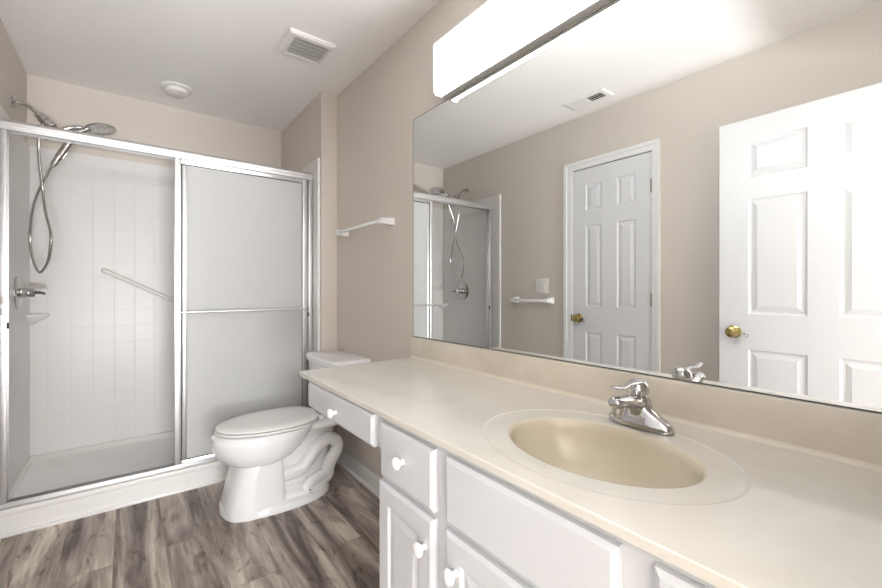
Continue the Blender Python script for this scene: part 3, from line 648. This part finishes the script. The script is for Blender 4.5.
# vanity light
vl = thing('vanity_light', 'long lit white fluorescent light bar on the wall above the mirror', 'wall light', (1.08, 0.8, 1.975))
LY0, LY1, LZ0, LZ1, LD = 0.19, 1.405, 1.978, 2.200, 0.066
bm = B(); box(bm, XM - 0.028, XR - 0.001, LY0 + 0.002, LY1 - 0.002, LZ0, LZ1, 0.002); box(bm, XM - LD + 0.006, XR - 0.004, LY0 + 0.002, LY1 - 0.002, LZ1 - 0.001, LZ1 + 0.004, 0.001); obj('housing', bm, M['plastic'], vl)
def lensprof(y, k=0.0, xb=XM - 0.028):
    xf = XM - LD + k
    P = [(xb, LZ0 + 0.001 + k), (xf + 0.012, LZ0 + 0.002 + k), (xf + 0.004, LZ0 + 0.008 + k), (xf, LZ0 + 0.018 + k), (xf, LZ1 - 0.018 - k), (xf + 0.004, LZ1 - 0.008 - k), (xf + 0.012, LZ1 - 0.002 - k), (xb, LZ1 - 0.001 - k)]
    return [Vector((x, y, z)) for x, z in P]
bm = B(); loft(bm, [lensprof(LY0 + 0.006, 0.002), lensprof(LY1 - 0.006, 0.002)]); obj('diffuser', bm, M['lamp'], vl, label='glowing white diffuser')
for ya, yb in ((LY0, LY0 + 0.006), (LY1 - 0.006, LY1)):
    bm = B(); loft(bm, [lensprof(ya, -0.004, XR - 0.001), lensprof(yb, -0.004, XR - 0.001)]); obj('end_cap', bm, M['plastic'], vl)

# ================================================================ small fittings
def ceramic_bar(name, label, wall_x, s, ya, yb, z, matl, sec=0.009, proj=0.062, pr=0.026, square=True, bmat=None):
    t = thing(name, label, 'towel bar', (wall_x, (ya + yb) / 2, z), )
    for y in (ya, yb):
        bm = B(); x = [wall_x + s * k for k in (0.0005, 0.010, 0.022, proj - 0.012, proj + 0.010)]
        rr = [pr, pr * 0.95, 0.019, 0.016, 0.015]
        loft(bm, [[Vector((xx, y + r * c, z + r * q)) for c, q in ((1, 0.8), (0.8, 1), (-0.8, 1), (-1, 0.8), (-1, -0.8), (-0.8, -1), (0.8, -1), (1, -0.8))] for xx, r in zip(x, rr)])
        obj('bar_post', bm, matl, t, angle=30)
    bm = B(); box(bm, wall_x + s * proj - sec, wall_x + s * proj + sec, min(ya, yb) - 0.006, max(ya, yb) + 0.006, z - sec, z + sec, 0.0015)
    obj('bar', bm, bmat or matl, t); return t
ceramic_bar('towel_bar', 'white square towel bar on the wall between the mirror and the toilet tank', XR, -1, 1.865, 2.430, 1.497, M['knob'], 0.0075, 0.065, 0.021)
ceramic_bar('towel_bar', 'white towel bar below the switch plate beside the closed door', XL, 1, 2.050, 2.420, 1.048, M['knob'], 0.011, 0.062, 0.028)
sp = thing('switch_plate', 'white double light switch plate above the towel bar beside the closed door', 'light switch', (XL, 2.142, 1.167))
bm = B(); box(bm, XL + 0.0003, XL + 0.006, 2.078, 2.206, 1.106, 1.228, 0.002); obj('plate', bm, M['plastic'], sp)
for y in (2.118, 2.166):
    bm = B(); loft(bm, [[Vector((XL + x, y + c * 0.005, 1.167 + z)) for c, z in ((-1, z0), (1, z0), (1, z1), (-1, z1))] for x, z0, z1 in ((0.006, -0.012, 0.012), (0.016, 0.001, 0.009))]); obj('toggle', bm, M['plastic'], sp, False)
    for zz in (-0.045, 0.045): obj('screw', lathe(B(), [(0.003, 0), (0.002, 0.001)], (XL + 0.006, y, 1.167 + zz), (1, 0, 0), 8), M['nickel'], sp)
# exhaust fan grille
ef = thing('exhaust_fan_grille', 'square white louvred exhaust fan grille on the ceiling', 'vent', (0.755, 2.162, CH))
fx0, fx1, fy0, fy1 = 0.636, 0.874, 2.050, 2.275
bm = B()
def frame(bm, x0, x1, y0, y1, ix0, ix1, iy0, iy1, za, zb):
    L = [[(x0, y0, CH - 0.0003), (x1, y0, CH - 0.0003), (x1, y1, CH - 0.0003), (x0, y1, CH - 0.0003)], [(x0, y0, za), (x1, y0, za), (x1, y1, za), (x0, y1, za)], [(x0 + 0.01, y0 + 0.01, zb), (x1 - 0.01, y0 + 0.01, zb), (x1 - 0.01, y1 - 0.01, zb), (x0 + 0.01, y1 - 0.01, zb)],
         [(ix0, iy0, zb), (ix1, iy0, zb), (ix1, iy1, zb), (ix0, iy1, zb)], [(ix0, iy0, CH - 0.0003), (ix1, iy0, CH - 0.0003), (ix1, iy1, CH - 0.0003), (ix0, iy1, CH - 0.0003)]]
    loft(bm, [[Vector(p) for p in r] for r in L], False)
frame(bm, fx0, fx1, fy0, fy1, 0.669, 0.856, 2.085, 2.258, CH - 0.010, CH - 0.019); obj('frame', bm, M['plastic'], ef, False)
bm = B(); box(bm, 0.669, 0.856, 2.085, 2.258, CH - 0.004, CH - 0.0008); obj('duct_shade_sheet', bm, M['void'], ef, False)  # flat black sheet painted as the shade above the louvres
for i in range(20):
    x = 0.672 + i * 0.0095
    bm = B(); loft(bm, [[Vector((x + a, y, CH + z)) for a, z in ((0, -0.0165), (0.0040, -0.0165), (0.0040, -0.0140), (0, -0.0140))] for y in (2.085, 2.258)]); obj('louvre', bm, M['plastic'], ef, False)
for y in [2.085 + 0.0346 * k for k in range(1, 5)]:
    bm = B(); box(bm, 0.669, 0.856, y - 0.0009, y + 0.0009, CH - 0.0155, CH - 0.012); obj('cross_bar', bm, M['plastic'], ef, False)
# ceiling register over the left side
cr = thing('ceiling_register', 'small rectangular white air register on the ceiling near the closed door', 'vent', (-0.277, 1.59, CH))
bm = B(); frame(bm, -0.354, -0.200, 1.438, 1.742, -0.314, -0.240, 1.472, 1.708, CH - 0.004, CH - 0.009); obj('frame', bm, M['plastic'], cr, False)
bm = B(); box(bm, -0.314, -0.240, 1.472, 1.708, CH - 0.0025, CH - 0.0008); obj('duct_shade_sheet', bm, M['void'], cr, False)  # flat black sheet painted as the shade inside the register
for i in range(2):
    bm = B(); x = -0.290 + i * 0.026; box(bm, x, x + 0.0018, 1.472, 1.584, CH - 0.0080, CH - 0.0045); obj('vane', bm, M['plastic'], cr, False)
bm = B(); box(bm, -0.314, -0.240, 1.588, 1.708, CH - 0.0075, CH - 0.003); obj('closed_vane_panel', bm, M['plastic'], cr, False)
bm = B(); box(bm, -0.314, -0.240, 1.582, 1.588, CH - 0.009, CH - 0.003); obj('damper_bar', bm, M['plastic'], cr, False)
# round fixture over the shower
cl = thing('ceiling_light', 'round white unlit ceiling fixture above the shower', 'ceiling light', (0.245, 3.12, CH))
obj('trim_ring', lathe(B(), [(0.092, 0), (0.092, 0.005), (0.084, 0.011), (0.070, 0.013), (0.066, 0.010)], (0.247, 3.125, CH - 0.0003), (0, 0, -1), 40), M['plastic'], cl)
obj('dome', lathe(B(), [(0.063, 0.008), (0.066, 0.014), (0.066, 0.026), (0.060, 0.034), (0.040, 0.040), (0, 0.042)], (0.247, 3.125, CH - 0.0003), (0, 0, -1), 40), M['plastic'], cl)
